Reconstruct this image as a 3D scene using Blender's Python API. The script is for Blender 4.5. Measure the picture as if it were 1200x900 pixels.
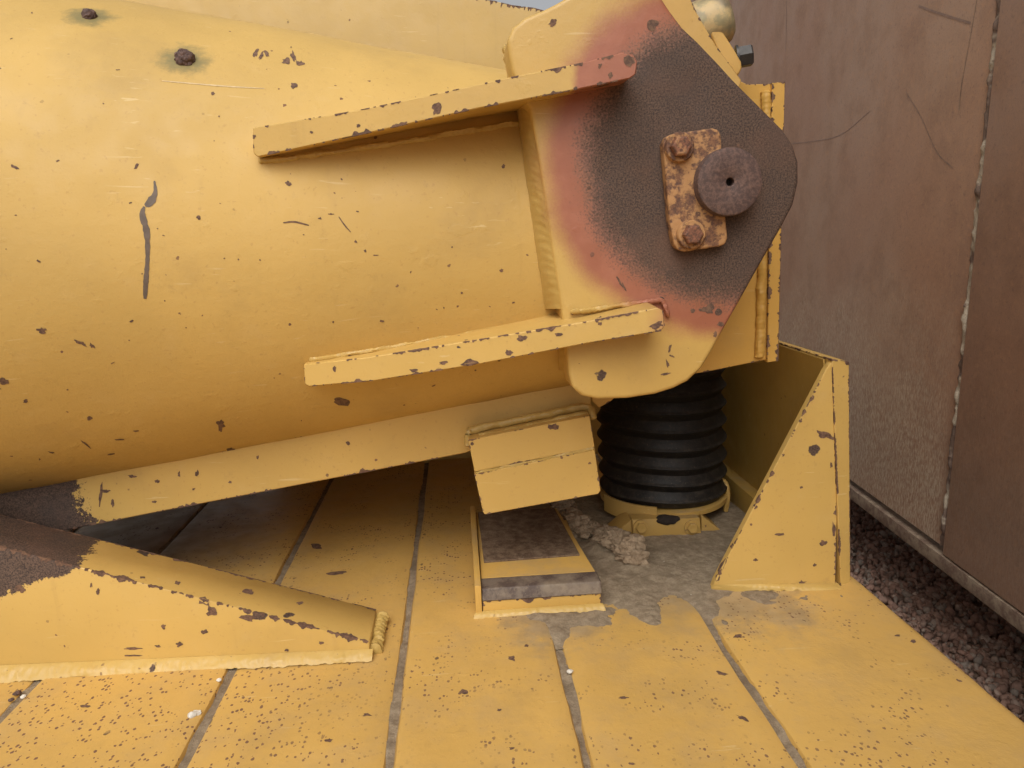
import bpy, bmesh, math, random
import numpy as np
from mathutils import Vector, Matrix, noise
from mathutils.bvhtree import BVHTree
random.seed(7)
S = bpy.context.scene
for o in list(bpy.data.objects): bpy.data.objects.remove(o)
COL = S.collection
R = math.radians

# ------------------------------------------------------------------ camera
F = 867.0; ROLL = R(-1.8)
def cam_rot(yaw, pitch, roll):
    return Matrix.Rotation(-yaw, 3, 'Z') @ Matrix.Rotation(math.pi/2 - pitch, 3, 'X') @ Matrix.Rotation(roll, 3, 'Z')
def proj_dir(M, d):
    c = M.transposed() @ d
    return 600 + F*c.x/(-c.z), 450 - F*c.y/(-c.z)
yaw, pitch = R(4.3), R(11)
for _ in range(60):                                   # the deck seams run along +Y; their vanishing point is known
    x, y = proj_dir(cam_rot(yaw, pitch, ROLL), Vector((0, 1, 0)))
    yaw += (x-533)/F*0.7*1.0; pitch += (y-282)/F*0.7
CM = cam_rot(yaw, pitch, ROLL)
CO = Vector((0, 0, 0.6))
cam = bpy.data.objects.new('camera', bpy.data.cameras.new('camera')); COL.objects.link(cam)
cam.matrix_world = Matrix.Translation(CO) @ CM.to_4x4()
cam.data.sensor_width = 36; cam.data.lens = 36*F/1200
cam.data.clip_start = 0.02; cam.data.clip_end = 500
S.camera = cam

# ------------------------------------------------------------------ light
SUN_EL, SUN_ROT = R(50), R(192)
w = bpy.data.worlds.new('World'); S.world = w; w.use_nodes = True
nt = w.node_tree; bgn = nt.nodes['Background']
sky = nt.nodes.new('ShaderNodeTexSky'); sky.sky_type = 'NISHITA'; sky.sun_disc = False
sky.sun_elevation = SUN_EL; sky.sun_rotation = SUN_ROT; sky.dust_density = 5; sky.air_density = 0.8; sky.ozone_density = 0.6
hs = nt.nodes.new('ShaderNodeHueSaturation'); hs.inputs['Saturation'].default_value = 0.12
nt.links.new(sky.outputs[0], hs.inputs['Color']); nt.links.new(hs.outputs[0], bgn.inputs[0])
bgn.inputs[1].default_value = 0.13
sl = bpy.data.lights.new('sun', 'SUN'); sl.energy = 1.6; sl.angle = R(60); sl.color = (1, .95, .87)
so = bpy.data.objects.new('sun', sl); COL.objects.link(so)
sd = Vector((math.sin(SUN_ROT)*math.cos(SUN_EL), math.cos(SUN_ROT)*math.cos(SUN_EL), math.sin(SUN_EL)))
so.rotation_euler = sd.to_track_quat('Z', 'Y').to_euler()
so.location = sd*10
vs = S.view_settings; vs.view_transform = 'Standard'; vs.look = 'None'; vs.gamma = 1; vs.use_curve_mapping = False
vs.exposure = 0.02
S.render.engine = 'CYCLES'
S.cycles.max_bounces = 10; S.cycles.diffuse_bounces = 5

# ------------------------------------------------------------------ geometry helpers
def ray(px, py):
    return (CM @ Vector(((px-600)/F, (450-py)/F, -1))).normalized()
def at(px, py, Y=None, Z=None, pl=None):
    d = ray(px, py)
    if Y is not None: t = (Y-CO.y)/d.y
    elif Z is not None: t = (Z-CO.z)/d.z
    else: t = (pl[0]-CO).dot(pl[1])/d.dot(pl[1])
    return CO + d*t
def link(name, bm, mat, parent=None, smooth=True, **kw):
    me = bpy.data.meshes.new(name)
    bmesh.ops.recalc_face_normals(bm, faces=bm.faces)
    if parent is not None: bmesh.ops.translate(bm, vec=-base_of(parent), verts=bm.verts)
    bm.to_mesh(me); bm.free()
    o = bpy.data.objects.new(name, me); COL.objects.link(o)
    me.materials.append(mat)
    if smooth:
        me.polygons.foreach_set('use_smooth', [True]*len(me.polygons))
        me.set_sharp_from_angle(angle=R(38))
    if parent is not None: o.parent = parent
    for k, v in kw.items(): o[k] = v
    return o
def base_of(o):
    p = Vector((0, 0, 0))
    while o is not None: p += o.location; o = o.parent
    return p
def thing(name, loc, label, cat, group=None):
    o = bpy.data.objects.new(name, None); COL.objects.link(o); o.location = loc
    o.empty_display_size = .05
    o['label'] = label; o['category'] = cat
    if group: o['group'] = group
    return o
SHARP = []
def record(b, ang=20):
    del SHARP[:]
    for e in b.edges:
        if len(e.link_faces) == 2 and e.calc_face_angle(0) > R(ang):
            p, q = e.verts[0].co.copy(), e.verts[1].co.copy(); ds = []
            for f in e.link_faces:
                t = (q-p).normalized(); c = f.calc_center_median()-(p+q)/2; d = f.normal.cross(t)
                if d.dot(c) < 0: d = -d
                ds.append((d.normalized(), f.normal.copy()))
            SHARP.append((p, q, ds))
def bevel_all(bm, wd, seg=2, ang=25):
    es = [e for e in bm.edges if len(e.link_faces) == 2 and e.calc_face_angle(0) > R(ang)]
    if es and wd > 0: bmesh.ops.bevel(bm, geom=es, offset=wd, segments=seg, affect='EDGES', profile=.6, clamp_overlap=True)
def prism(pts, vec, wd=.002, seg=2, bm=None, ang=25):
    b = bmesh.new()
    vs_ = [b.verts.new(p) for p in pts]; f = b.faces.new(vs_)
    ex = bmesh.ops.extrude_face_region(b, geom=[f])
    bmesh.ops.translate(b, vec=Vector(vec), verts=[v for v in ex['geom'] if isinstance(v, bmesh.types.BMVert)])
    bmesh.ops.recalc_face_normals(b, faces=b.faces)
    record(b, ang); bevel_all(b, wd, seg, ang)
    return merge(bm, b)
def merge(bm, b):
    if bm is None: return b
    me = bpy.data.meshes.new('t'); b.to_mesh(me); b.free(); bm.from_mesh(me); bpy.data.meshes.remove(me); return bm
def pxY(pts, Y): return [at(x, y, Y=Y) for x, y in pts]
def hull(pts, wd=.002, seg=2, bm=None):
    b = bmesh.new()
    for p in pts: b.verts.new(p)
    bmesh.ops.convex_hull(b, input=b.verts)
    bmesh.ops.dissolve_limit(b, angle_limit=R(2), verts=b.verts, edges=b.edges)
    record(b); bevel_all(b, wd, seg)
    return merge(bm, b)
def edge_chips(parent, cover=.4, width=.005, minlen=.02, only=None, seed=0.):
    """bare flakes along the recorded sharp edges, wrapping both faces"""
    bm = bmesh.new()
    for p, q, ds in list(SHARP):
        L = (q-p).length
        if L < minlen or (only and not only(p, q)): continue
        m = max(3, int(L/.0016)); prev = None
        for i in range(m+1):
            s_ = p.lerp(q, i/m); o_ = Vector((seed, seed*.7, 0))
            base_n = .55*noise.noise(s_*38+o_)+.5*noise.noise(s_*120+o_)+.3*noise.noise(s_*330+o_) + (cover-.5)*.95
            ws = []
            for k in (0, 1):
                v_ = base_n+.35*noise.noise(s_*95+Vector((k*9+3, 5, seed)))+.25*noise.noise(s_*260+Vector((k*5, 8, seed)))
                ws.append(width*min(1.5, max(0., v_*1.9)))
            if max(ws) < .0004: prev = None; continue
            out = (ds[0][1]+ds[1][1]).normalized()
            cur = [s_+ds[0][0]*(ws[0]+.0003)+ds[0][1]*.00035, s_+out*.0002, s_+ds[1][0]*(ws[1]+.0003)+ds[1][1]*.00035]
            cur = [bm.verts.new(c_) for c_ in cur]
            if prev:
                bm.faces.new((prev[0], prev[1], cur[1], cur[0])); bm.faces.new((prev[1], prev[2], cur[2], cur[1]))
            prev = cur
    bmesh.ops.delete(bm, geom=[v for v in bm.verts if not v.link_faces], context='VERTS')
    return link('chipped_edge', bm, M['chip'], parent, smooth=False, kind='stuff')
def fillet(A, B, C, bulge=.15, n=7, amp=.0012, seed=0., samples=None):
    """weld fillet between the toe lines A and B with the root line C; slightly domed, uneven"""
    def res(P, m):
        P = [Vector(p) for p in P]; L = [0]
        for i in range(1, len(P)): L.append(L[-1]+(P[i]-P[i-1]).length)
        o = []; j = 0
        for i in range(m+1):
            s_ = L[-1]*i/m
            while j < len(L)-2 and L[j+1] < s_: j += 1
            o.append(P[j].lerp(P[j+1], (s_-L[j])/max(1e-9, L[j+1]-L[j])))
        return o
    LA = sum((Vector(A[i+1])-Vector(A[i])).length for i in range(len(A)-1)); m = min(300, max(8, int(LA/.0022)))
    A, B, C = res(A, m), res(B, m), res(C, m); b = bmesh.new(); rows = []
    for i in range(m+1):
        a, c, k0 = A[i], B[i], C[i]; row = [b.verts.new(a+(k0-a)*.02)]
        t = (A[min(i+1, m)]-A[max(i-1, 0)]).normalized(); outw = ((a+c)/2-k0); w_ = (a-c).length
        outw = outw.normalized() if outw.length > 1e-6 else (a-c).cross(t).normalized()
        s_ = LA*i/m
        for k in range(1, n):
            u = k/n; p = a.lerp(c, u)
            h = bulge*w_*math.sin(math.pi*u)
            h += amp*(math.sin(math.pi*u))*(1.1*noise.noise(p*28+Vector((seed, 0, 0)))+.8*noise.noise(p*85+Vector((seed, 3, 0)))+.45*noise.noise(p*240)+.22*math.sin(s_*2*math.pi/.011+3*u*(1-u)*4+2*noise.noise(p*30)))
            row.append(b.verts.new(p+outw*h))
        jit = min(.35*w_, .004)*(noise.noise(c*45+Vector((seed, 7, 0)))+.6*noise.noise(c*150))
        row.append(b.verts.new(c+(c-a).normalized()*jit)); row.append(b.verts.new(k0))
        rows.append(row)
    q = len(rows[0])
    for i in range(m):
        for k in range(q): b.faces.new((rows[i][k], rows[i][(k+1) % q], rows[i+1][(k+1) % q], rows[i+1][k]))
    b.faces.new(rows[0]); b.faces.new(rows[-1][::-1]); return b
def catmull(p, n=8):
    p = [Vector(q) for q in p]; out = []
    q = [p[0]*2-p[1]] + p + [p[-1]*2-p[-2]]
    for i in range(1, len(q)-2):
        for k in range(n):
            t = k/n; a, b_, c, d = q[i-1], q[i], q[i+1], q[i+2]
            out.append(.5*((2*b_)+(c-a)*t+(2*a-5*b_+4*c-d)*t*t+(3*b_-a-3*c+d)*t**3))
    out.append(p[-1]); return out
def bead(path, r, n=10, ripple=.12, bm=None, flat=1.0, per=.008, seed=0.):
    """weld bead: a tube swept along a path, rippled and uneven"""
    b = bmesh.new(); pts = [Vector(p) for p in path]
    # resample
    L = [0]
    for i in range(1, len(pts)): L.append(L[-1]+(pts[i]-pts[i-1]).length)
    m = max(4, int(L[-1]/(per/3))); m = min(m, 400); rings = []; T = L[-1]; j = 0
    for i in range(m+1):
        s = T*i/m
        while j < len(L)-2 and L[j+1] < s: j += 1
        u = (s-L[j])/max(1e-9, L[j+1]-L[j]); p = pts[j].lerp(pts[j+1], u)
        t = (pts[min(j+1, len(pts)-1)]-pts[j]).normalized()
        a = t.cross(Vector((.31, .2, .93))).normalized(); c = t.cross(a)
        ring = []
        for k in range(n):
            th = 2*math.pi*k/n
            rr = r*(1+ripple*.5*math.sin(2*math.pi*s/per+math.cos(th)*1.2)+ripple*2.2*noise.noise(p*60+Vector((seed, k*.25, 0))))
            if i in (0, m): rr *= .35
            ring.append(b.verts.new(p+(a*math.cos(th)+c*math.sin(th))*rr))
        rings.append(ring)
    for i in range(m):
        for k in range(n):
            b.faces.new((rings[i][k], rings[i][(k+1) % n], rings[i+1][(k+1) % n], rings[i+1][k]))
    b.faces.new(rings[0]); b.faces.new(rings[-1][::-1])
    return merge(bm, b)
def lathe(prof, c, n=64, axis='Z', bm=None, cap=True):
    b = bmesh.new(); rings = []
    for r, h in prof:
        ring = []
        for k in range(n):
            th = 2*math.pi*k/n; x, y = r*math.cos(th), r*math.sin(th)
            ring.append(b.verts.new(Vector(c)+(Vector((x, y, h)) if axis == 'Z' else Vector((x, -h, y)))))
        rings.append(ring)
    for i in range(len(rings)-1):
        for k in range(n): b.faces.new((rings[i][k], rings[i][(k+1) % n], rings[i+1][(k+1) % n], rings[i+1][k]))
    if cap: b.faces.new(rings[0]); b.faces.new(rings[-1][::-1])
    return merge(bm, b)
def lumps(items, sub=3, amp=.35, freq=30, bm=None, seed=0):
    bm = bm or bmesh.new()
    for i, (c, s) in enumerate(items):
        b = bmesh.new(); bmesh.ops.create_icosphere(b, subdivisions=sub, radius=1)
        s = Vector(s) if hasattr(s, '__len__') else Vector((s, s, s))
        for v in b.verts:
            d = v.co.normalized(); p = Vector((d.x*s.x, d.y*s.y, d.z*s.z))
            q = (Vector(c)+p)*freq+Vector((seed, i*3.1, 0))
            k = 1+amp*noise.noise(q)+amp*.6*noise.noise(q*2.3)+amp*.35*noise.noise(q*5)
            v.co = Vector(c)+p*k
        merge(bm, b)
    return bm

# ------------------------------------------------------------------ materials
class G:
    """small node-graph helper"""
    def __init__(s, name):
        s.m = bpy.data.materials.new(name); s.m.use_nodes = True; s.t = s.m.node_tree
        s.b = s.t.nodes['Principled BSDF']; s.pos = s.n('ShaderNodeNewGeometry').outputs['Position']
    def n(s, kind, **kw):
        nd = s.t.nodes.new(kind)
        for k, v in kw.items(): setattr(nd, k, v)
        return nd
    def set(s, sock, v):
        if isinstance(v, bpy.types.NodeSocket): s.t.links.new(v, sock)
        elif isinstance(v, (tuple, list)) and sock.type == 'RGBA' and len(v) == 3: sock.default_value = (*v, 1)
        else: sock.default_value = v
    def math(s, op, a, b=0., c=0., clamp=False):
        nd = s.n('ShaderNodeMath', operation=op, use_clamp=clamp)
        for i, v in enumerate((a, b, c)): s.set(nd.inputs[i], v)
        return nd.outputs[0]
    def vmath(s, op, a, b=(0, 0, 0)):
        nd = s.n('ShaderNodeVectorMath', operation=op); s.set(nd.inputs[0], a); s.set(nd.inputs[1], b)
        return nd.outputs['Value'] if op in ('LENGTH', 'DISTANCE', 'DOT_PRODUCT') else nd.outputs[0]
    def noise(s, scale, detail=4, rough=.55, vec=None, dist=0., col=False, off=None):
        nd = s.n('ShaderNodeTexNoise'); nd.inputs['Scale'].default_value = scale
        nd.inputs['Detail'].default_value = detail; nd.inputs['Roughness'].default_value = rough; nd.inputs['Distortion'].default_value = dist
        v = vec or s.pos
        if off: v = s.vmath('ADD', v, off)
        s.t.links.new(v, nd.inputs['Vector']); return nd.outputs['Color' if col else 'Fac']
    def ramp(s, v, a, b, x=0., y=1.):
        nd = s.n('ShaderNodeMapRange', interpolation_type='SMOOTHSTEP'); s.set(nd.inputs[0], v)
        for i, q in enumerate((a, b, x, y)): s.set(nd.inputs[i+1], q)
        return nd.outputs[0]
    def mix(s, f, a, b):
        nd = s.n('ShaderNodeMix', data_type='RGBA'); s.set(nd.inputs[0], f); s.set(nd.inputs[6], a); s.set(nd.inputs[7], b)
        return nd.outputs[2]
    def scalev(s, vec, sc): return s.vmath('MULTIPLY', vec, sc)
    def xyz(s, v=None):
        nd = s.n('ShaderNodeSeparateXYZ'); s.t.links.new(v or s.pos, nd.inputs[0]); return nd.outputs
    def up(s):
        return s.xyz(s.n('ShaderNodeNewGeometry').outputs['Normal'])[2]
    def edge(s, rad):
        bv = s.n('ShaderNodeBevel', samples=4); bv.inputs[0].default_value = rad
        g = s.n('ShaderNodeNewGeometry')
        d = s.vmath('DOT_PRODUCT', bv.outputs[0], g.outputs['Normal'])
        return s.math('SUBTRACT', 1., d)
    def specks(s, scale, thr, size, stretch=(1, 1, 1), warp=.35, off=(0, 0, 0)):
        """sparse irregular spots; thr in 0..1 is the share of cells left empty"""
        v = s.scalev(s.pos, stretch); v = s.vmath('ADD', v, off)
        nz = s.n('ShaderNodeTexNoise'); nz.inputs['Scale'].default_value = scale*2.2; nz.inputs['Detail'].default_value = 3
        s.t.links.new(v, nz.inputs['Vector'])
        w_ = s.vmath('SUBTRACT', nz.outputs['Color'], (.5, .5, .5))
        v2 = s.vmath('ADD', v, s.scalev(w_, (warp/scale*1.6,)*3))
        vo = s.n('ShaderNodeTexVoronoi'); vo.inputs['Scale'].default_value = scale; s.t.links.new(v2, vo.inputs['Vector'])
        rnd = s.xyz(vo.outputs['Color'])[0]
        rad = s.ramp(rnd, thr, 1.0, 0., size)
        return s.ramp(s.math('SUBTRACT', rad, vo.outputs['Distance']), 0., .05)
    def out(s, col, rough=.5, metal=0., bump=None, bstr=.3, bdist=.002, spec=.5):
        s.set(s.b.inputs['Base Color'], col); s.set(s.b.inputs['Roughness'], rough); s.set(s.b.inputs['Metallic'], metal)
        s.b.inputs['Specular IOR Level'].default_value = spec
        if bump is not None:
            bp = s.n('ShaderNodeBump'); bp.inputs['Strength'].default_value = bstr; bp.inputs['Distance'].default_value = bdist
            s.set(bp.inputs['Height'], bump); s.t.links.new(bp.outputs[0], s.b.inputs['Normal'])
        return s.m
YEL = (.555, .357, .102); RUST = (.075, .042, .034); RUSTY = (.20, .09, .045); PINK = (.31, .105, .064); DUST = (.30, .235, .165)

def rust_col(g):
    n1 = g.noise(430, 3, .75); n2 = g.noise(9, 4)
    c = g.mix(g.ramp(n1, .36, .66), (.034, .022, .017), (.140, .085, .058))
    c = g.mix(g.ramp(g.noise(12, 5, .7, off=(7, 3, 1)), .42, .66, 0, .4), c, (.058, .042, .037))
    return g.mix(g.ramp(n2, .48, .75, 0, .4), c, (.16, .08, .048))
def paint(name, base=YEL, edge=.5, edge_rad=.006, specks=.9, speck_size=.3, fine=.93, fine_size=.3, dirt=.25, rustmask=None, mid=None, streak=False,
          rough=.42, stretch=(1, 1, 1), dustup=.0, bump=.3, stain=None, spscale=26, grime=None, cluster=None, film=None, fscale=110):
    g = G(name)
    big = g.noise(3.5, 3); med = g.noise(22, 5, .6)
    c = g.mix(g.ramp(big, .3, .7), tuple(v*.93 for v in base), tuple(min(1, v*1.06) for v in base))
    c = g.mix(g.ramp(med, .55, .8, 0, .25), c, (base[0]*1.06, base[1]*1.13, base[2]*1.6))          # chalky worn paint
    c = g.mix(g.ramp(g.noise(6, 5, .65, off=(4, 1, 9)), .5, .8, 0, dirt), c, (.36, .235, .085))   # ochre grime
    c = g.mix(g.ramp(g.noise(170, 2, .5, off=(2, 2, 2)), .64, .74, 0, .35), c, (.42, .24, .075))    # fine dirt grains
    sc_ = g.noise(1., 3, .6, vec=g.scalev(g.vmath('ADD', g.pos, g.scalev(g.noise(5, 2, col=True), (.02, .02, .02))), (9, 150, 190)))
    c = g.mix(g.math('MULTIPLY', g.ramp(sc_, .66, .72, 0, .55), g.ramp(g.noise(7, 3, off=(1, 8, 8)), .45, .6)), c, (.66, .50, .24))
    c = g.mix(g.ramp(g.noise(48, 6, .8, off=(9, 9, 2)), .57, .72, 0, .4), c, (.40, .255, .085))
    if grime: c = g.mix(grime(g), c, (.22, .14, .055))
    # dried streaks
    vs_ = g.scalev(g.pos, (38, 38, 2.2))
    st = g.noise(1.0, 4, .6, vec=vs_)
    c = g.mix(g.ramp(st, .6, .78, 0, .5 if streak else .1), c, (.21, .125, .05))
    if dustup > 0:
        upm = g.ramp(g.up(), .6, .95); dn = g.noise(11, 6, .7, off=(7, 7, 3))
        c = g.mix(g.math('MULTIPLY', upm, g.ramp(dn, .42, .72, 0, dustup)), c, DUST)
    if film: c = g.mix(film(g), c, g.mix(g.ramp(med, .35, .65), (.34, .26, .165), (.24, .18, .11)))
    if stain:
        for (p, r) in stain:
            d = g.math('ADD', g.vmath('DISTANCE', g.pos, tuple(p)), g.math('MULTIPLY', g.math('SUBTRACT', g.noise(55, 4, .7), .5), r*1.1))
            c = g.mix(g.ramp(d, r*.35, r, .75, 0), c, (.13, .13, .06))
    chip = None
    if mid: 
        mm, mk = mid(g); c = g.mix(mm, c, g.mix(g.ramp(med, .4, .7), PINK, (.36, .13, .08)))
        if hasattr(g, 'halo'): c = g.mix(g.halo, c, g.mix(g.ramp(med, .4, .6), (.20, .105, .062), (.13, .075, .055)))
    edge = 0; es = 0.
    en = g.noise(55, 5, .7, off=(1, 5, 2)); en2 = g.noise(14, 3, .6, off=(8, 5, 2))
    T_ = 1.475+(.5-edge)*.42
    ev = g.math('ADD', g.math('MULTIPLY', es, .75), g.math('ADD', g.math('MULTIPLY', en, .9), g.math('MULTIPLY', en2, .55)))
    em = g.ramp(ev, T_-.03, T_+.03) if edge > 0 else 0.
    s1 = g.specks(spscale, specks, speck_size, stretch); s2 = g.specks(fscale, fine, fine_size, stretch, off=(3, 3, 3))
    cl = g.ramp(g.noise(5, 3, off=(9, 2, 4)), .42, .58)
    if not cluster: s2 = g.math('MULTIPLY', s2, cl)
    if cluster: s1 = g.math('MULTIPLY', s1, cluster(g)[0]); s2 = g.math('MULTIPLY', s2, cluster(g)[1])
    spk = g.math('MAXIMUM', s1, s2); chip = g.math('MAXIMUM', em, spk) if edge > 0 else spk
    # pale bare scuffs round chips
    if edge > 0: c = g.mix(g.ramp(ev, T_-.16, T_, 0, .3), c, (.64, .46, .22))
    rc = rust_col(g); rough_ = g.ramp(med, .3, .7, rough-.06, rough+.1)
    height = g.math('ADD', g.math('MULTIPLY', g.noise(70, 3, .5), .5), g.math('MULTIPLY', big, .8))
    height = g.math('ADD', height, g.math('ADD', g.math('MULTIPLY', g.noise(420, 2, .5), .10), g.math('MULTIPLY', g.noise(190, 3, .6), .16)))
    height = g.math('ADD', height, g.math('MULTIPLY', g.ramp(g.noise(30, 4, .6, off=(6, 2, 8)), .6, .72), .28))
    if rustmask:
        chip = g.math('MAXIMUM', chip, rustmask(g))
    if mid: chip = g.math('MAXIMUM', chip, mk)
    rc = g.mix(g.math('MULTIPLY', s2, .75), rc, g.mix(g.noise(40, 2), (.13, .065, .045), (.30, .15, .075)))
    c = g.mix(chip, c, rc)
    height = g.math('SUBTRACT', height, g.math('MULTIPLY', s1, .35))
    if mid: height = g.math('ADD', height, g.math('MULTIPLY', mk, g.math('MULTIPLY', g.noise(420, 2, .7), .4)))
    return g.out(c, g.math('ADD', rough_, g.math('MULTIPLY', chip, .35)), 0, height, bump, .0022, .45)

PIN = at(852, 200, Y=1.0)
K = (at(902, 200, Y=1.0)-at(852, 200, Y=1.0)).length/50         # metres per photo pixel in the eye plane
def eye_masks(g):
    p = g.scalev(g.vmath('SUBTRACT', g.pos, tuple(PIN)), (1, .35, 1))
    d = g.vmath('LENGTH', p)
    x = g.xyz(p)
    d = g.math('SUBTRACT', d, g.math('MULTIPLY', g.math('MAXIMUM', 0., g.math('MULTIPLY', g.math('SUBTRACT', g.math('MULTIPLY', x[2], .7), x[0]), 1.)), .10))
    nb = g.math('MULTIPLY', g.math('SUBTRACT', g.noise(14, 3, .5), .5), K*26)
    nf = g.math('ADD', g.math('MULTIPLY', g.math('SUBTRACT', g.noise(330, 3, .7), .5), K*85), g.math('MULTIPLY', g.math('SUBTRACT', g.noise(70, 4, .7), .5), K*30))
    d1 = g.math('ADD', d, nb)
    pink = g.ramp(g.math('ADD', d1, g.math('MULTIPLY', nf, .15)), K*172, K*204, .95, 0.)
    dark = g.ramp(g.math('ADD', d1, nf), K*127, K*157, 1., 0.)
    # little round blisters in the pink zone
    sp = g.math('MULTIPLY', g.specks(75, .45, .42, warp=.15), g.ramp(d1, K*158, K*188, 1., 0.))
    low = g.ramp(x[2], K*-100, K*-70, 1, 0)
    g.halo = g.ramp(g.math('ADD', d1, g.math('MULTIPLY', nf, .6)), K*144, K*164, .7, 0.)
    return pink, g.math('MAXIMUM', dark, g.math('MULTIPLY', sp, low))
def rib_masks(g):
    p = g.scalev(g.vmath('SUBTRACT', g.pos, tuple(PIN)), (1, .35, 1)); x = g.xyz(p)
    top = g.math('ADD', x[0], g.math('MULTIPLY', g.math('SUBTRACT', g.noise(25, 4, .6), .5), .02))
    pk = g.math('MULTIPLY', g.ramp(x[2], -.02, .0), g.ramp(top, K*-186, K*-174, 0, .95))
    pk2 = g.math('MULTIPLY', g.ramp(x[2], -.02, .0, 1, 0), g.ramp(top, K*-110, K*-70, 0, .8))
    dk = g.math('MULTIPLY', g.ramp(g.math('ADD', top, g.math('MULTIPLY', g.math('SUBTRACT', g.noise(120, 4, .7), .5), .05)), K*-104, K*-100), g.ramp(x[2], -.02, .0))
    return g.math('MAXIMUM', pk, pk2), g.math('MULTIPLY', dk, .9)
ARM_STAIN = []
def m_eye():
    return paint('eye_plate_paint', mid=eye_masks, edge=.35, specks=.97, fine=.95, dirt=.3, bump=.45)
def beam_rust(g):
    x = g.xyz(); lim = at(95, 570, Y=1.19).x
    n_ = g.math('ADD', g.math('MULTIPLY', g.math('SUBTRACT', g.noise(14, 5, .7), .5), .10), g.math('MULTIPLY', g.math('SUBTRACT', g.noise(90, 5, .8), .5), .09))
    return g.ramp(g.math('ADD', x[0], n_), lim, lim+.004, 1, 0)
def wedge_rust(g):
    # worn bare where the beam comes down on it
    x = g.xyz(); a = at(-14, 690, Y=1.0)
    n_ = g.math('ADD', g.math('MULTIPLY', g.math('SUBTRACT', g.noise(14, 5, .7), .5), .09), g.math('MULTIPLY', g.math('SUBTRACT', g.noise(90, 5, .8), .5), .10))
    v = g.math('SUBTRACT', g.math('ADD', x[0], n_), g.math('MULTIPLY', g.math('SUBTRACT', x[2], .12), 2.4))
    return g.ramp(v, a.x, a.x+.005, 1, 0)

def rusty_metal(name, tan=.4, dark=(.075, .045, .038), mid=(.15, .085, .06), light=(.36, .19, .075), rough=.68, grain=220):
    g = G(name); n1 = g.noise(grain, 4, .75); n2 = g.noise(28, 5, .65); n3 = g.noise(60, 4, .7, off=(3, 1, 1))
    c = g.mix(g.ramp(n1, .38, .66), dark, mid)
    c = g.mix(g.ramp(n3, .62-tan*.3, .72-tan*.25, 0, .9*min(1, tan*2)), c, light)
    c = g.mix(g.ramp(n2, .56, .66, 0, .75), c, dark)
    return g.out(c, rough, 0, g.math('ADD', n1, g.math('MULTIPLY', n3, 1.5)), .5, .0016, .4)

M = {}
M['pin'] = rusty_metal('pin_rust', tan=0.05, dark=(.075, .046, .04), mid=(.15, .088, .068))
M['keeper'] = rusty_metal('keeper_rust', tan=.62, dark=(.10, .05, .035), mid=(.24, .115, .055), light=(.44, .235, .095), grain=160)
M['bolt'] = rusty_metal('bolt_rust', tan=.3, dark=(.09, .045, .03), mid=(.27, .11, .06), light=(.5, .26, .11))

def m_rubber():
    g = G('bellows_rubber'); n = g.noise(70, 5, .7); d = g.noise(240, 3, .7)
    x = g.xyz()
    low = g.ramp(x[2], .04, .22, .65, .22)
    c = g.mix(g.math('MULTIPLY', g.ramp(n, .45, .75), low), (.010, .0085, .0075), (.065, .048, .034))
    c = g.mix(g.ramp(d, .60, .72, 0, .5), c, (.12, .09, .062)); c = g.mix(g.math('MULTIPLY', g.ramp(g.up(), .35, .8, 0, .28), g.ramp(n, .3, .6)), c, (.085, .07, .052))
    return g.out(c, .55, 0, d, .15, .001, .35)
M['rubber'] = m_rubber()
def m_dirt(name, a=(.21, .160, .105), b=(.34, .27, .185)):
    g = G(name); n = g.noise(60, 6, .75); f = g.noise(350, 3, .7); m = g.noise(7, 3)
    c = g.mix(g.ramp(n, .35, .7), a, b); c = g.mix(g.ramp(f, .62, .7, 0, .5), c, (.36, .31, .25))
    c = g.mix(g.ramp(m, .5, .7, 0, .5), c, (.16, .115, .075))
    return g.out(c, .95, 0, g.math('ADD', n, g.math('MULTIPLY', f, .7)), .7, .003, .1)
M['dirt'] = m_dirt('grey_dirt'); M['clump'] = m_dirt('clump_dirt', (.25, .18, .115), (.40, .305, .205))
M['grout'] = m_dirt('groove_dirt', (.20, .150, .098), (.34, .27, .185))
def m_simple(name, c, rough=.6, metal=0.):
    g = G(name); n = g.noise(80, 4, .7)
    return g.out(g.mix(g.ramp(n, .3, .7), tuple(v*.8 for v in c), tuple(min(1, v*1.15) for v in c)), rough, metal, n, .3, .001)
M['pebble'] = m_simple('pale_stone', (.62, .58, .5), .8)
M['steel'] = m_simple('dark_zinc_bolt', (.05, .046, .043), .45, .2)
M['chip'] = G('bare_chip'); _g = M['chip']; M['chip'] = _g.out(_g.mix(_g.ramp(_g.noise(150, 4, .7), .35, .65), (.085, .046, .032), (.19, .105, .062)), .8, 0, _g.noise(300, 3, .7), .4, .001)
M['mark'] = m_simple('dark_scrape', (.13, .095, .07), .6)
M['hole'] = m_simple('hole_dark', (.02, .012, .008), .9)
M['pale'] = m_simple('scuffed_primer', (.62, .46, .24), .6)

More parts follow.
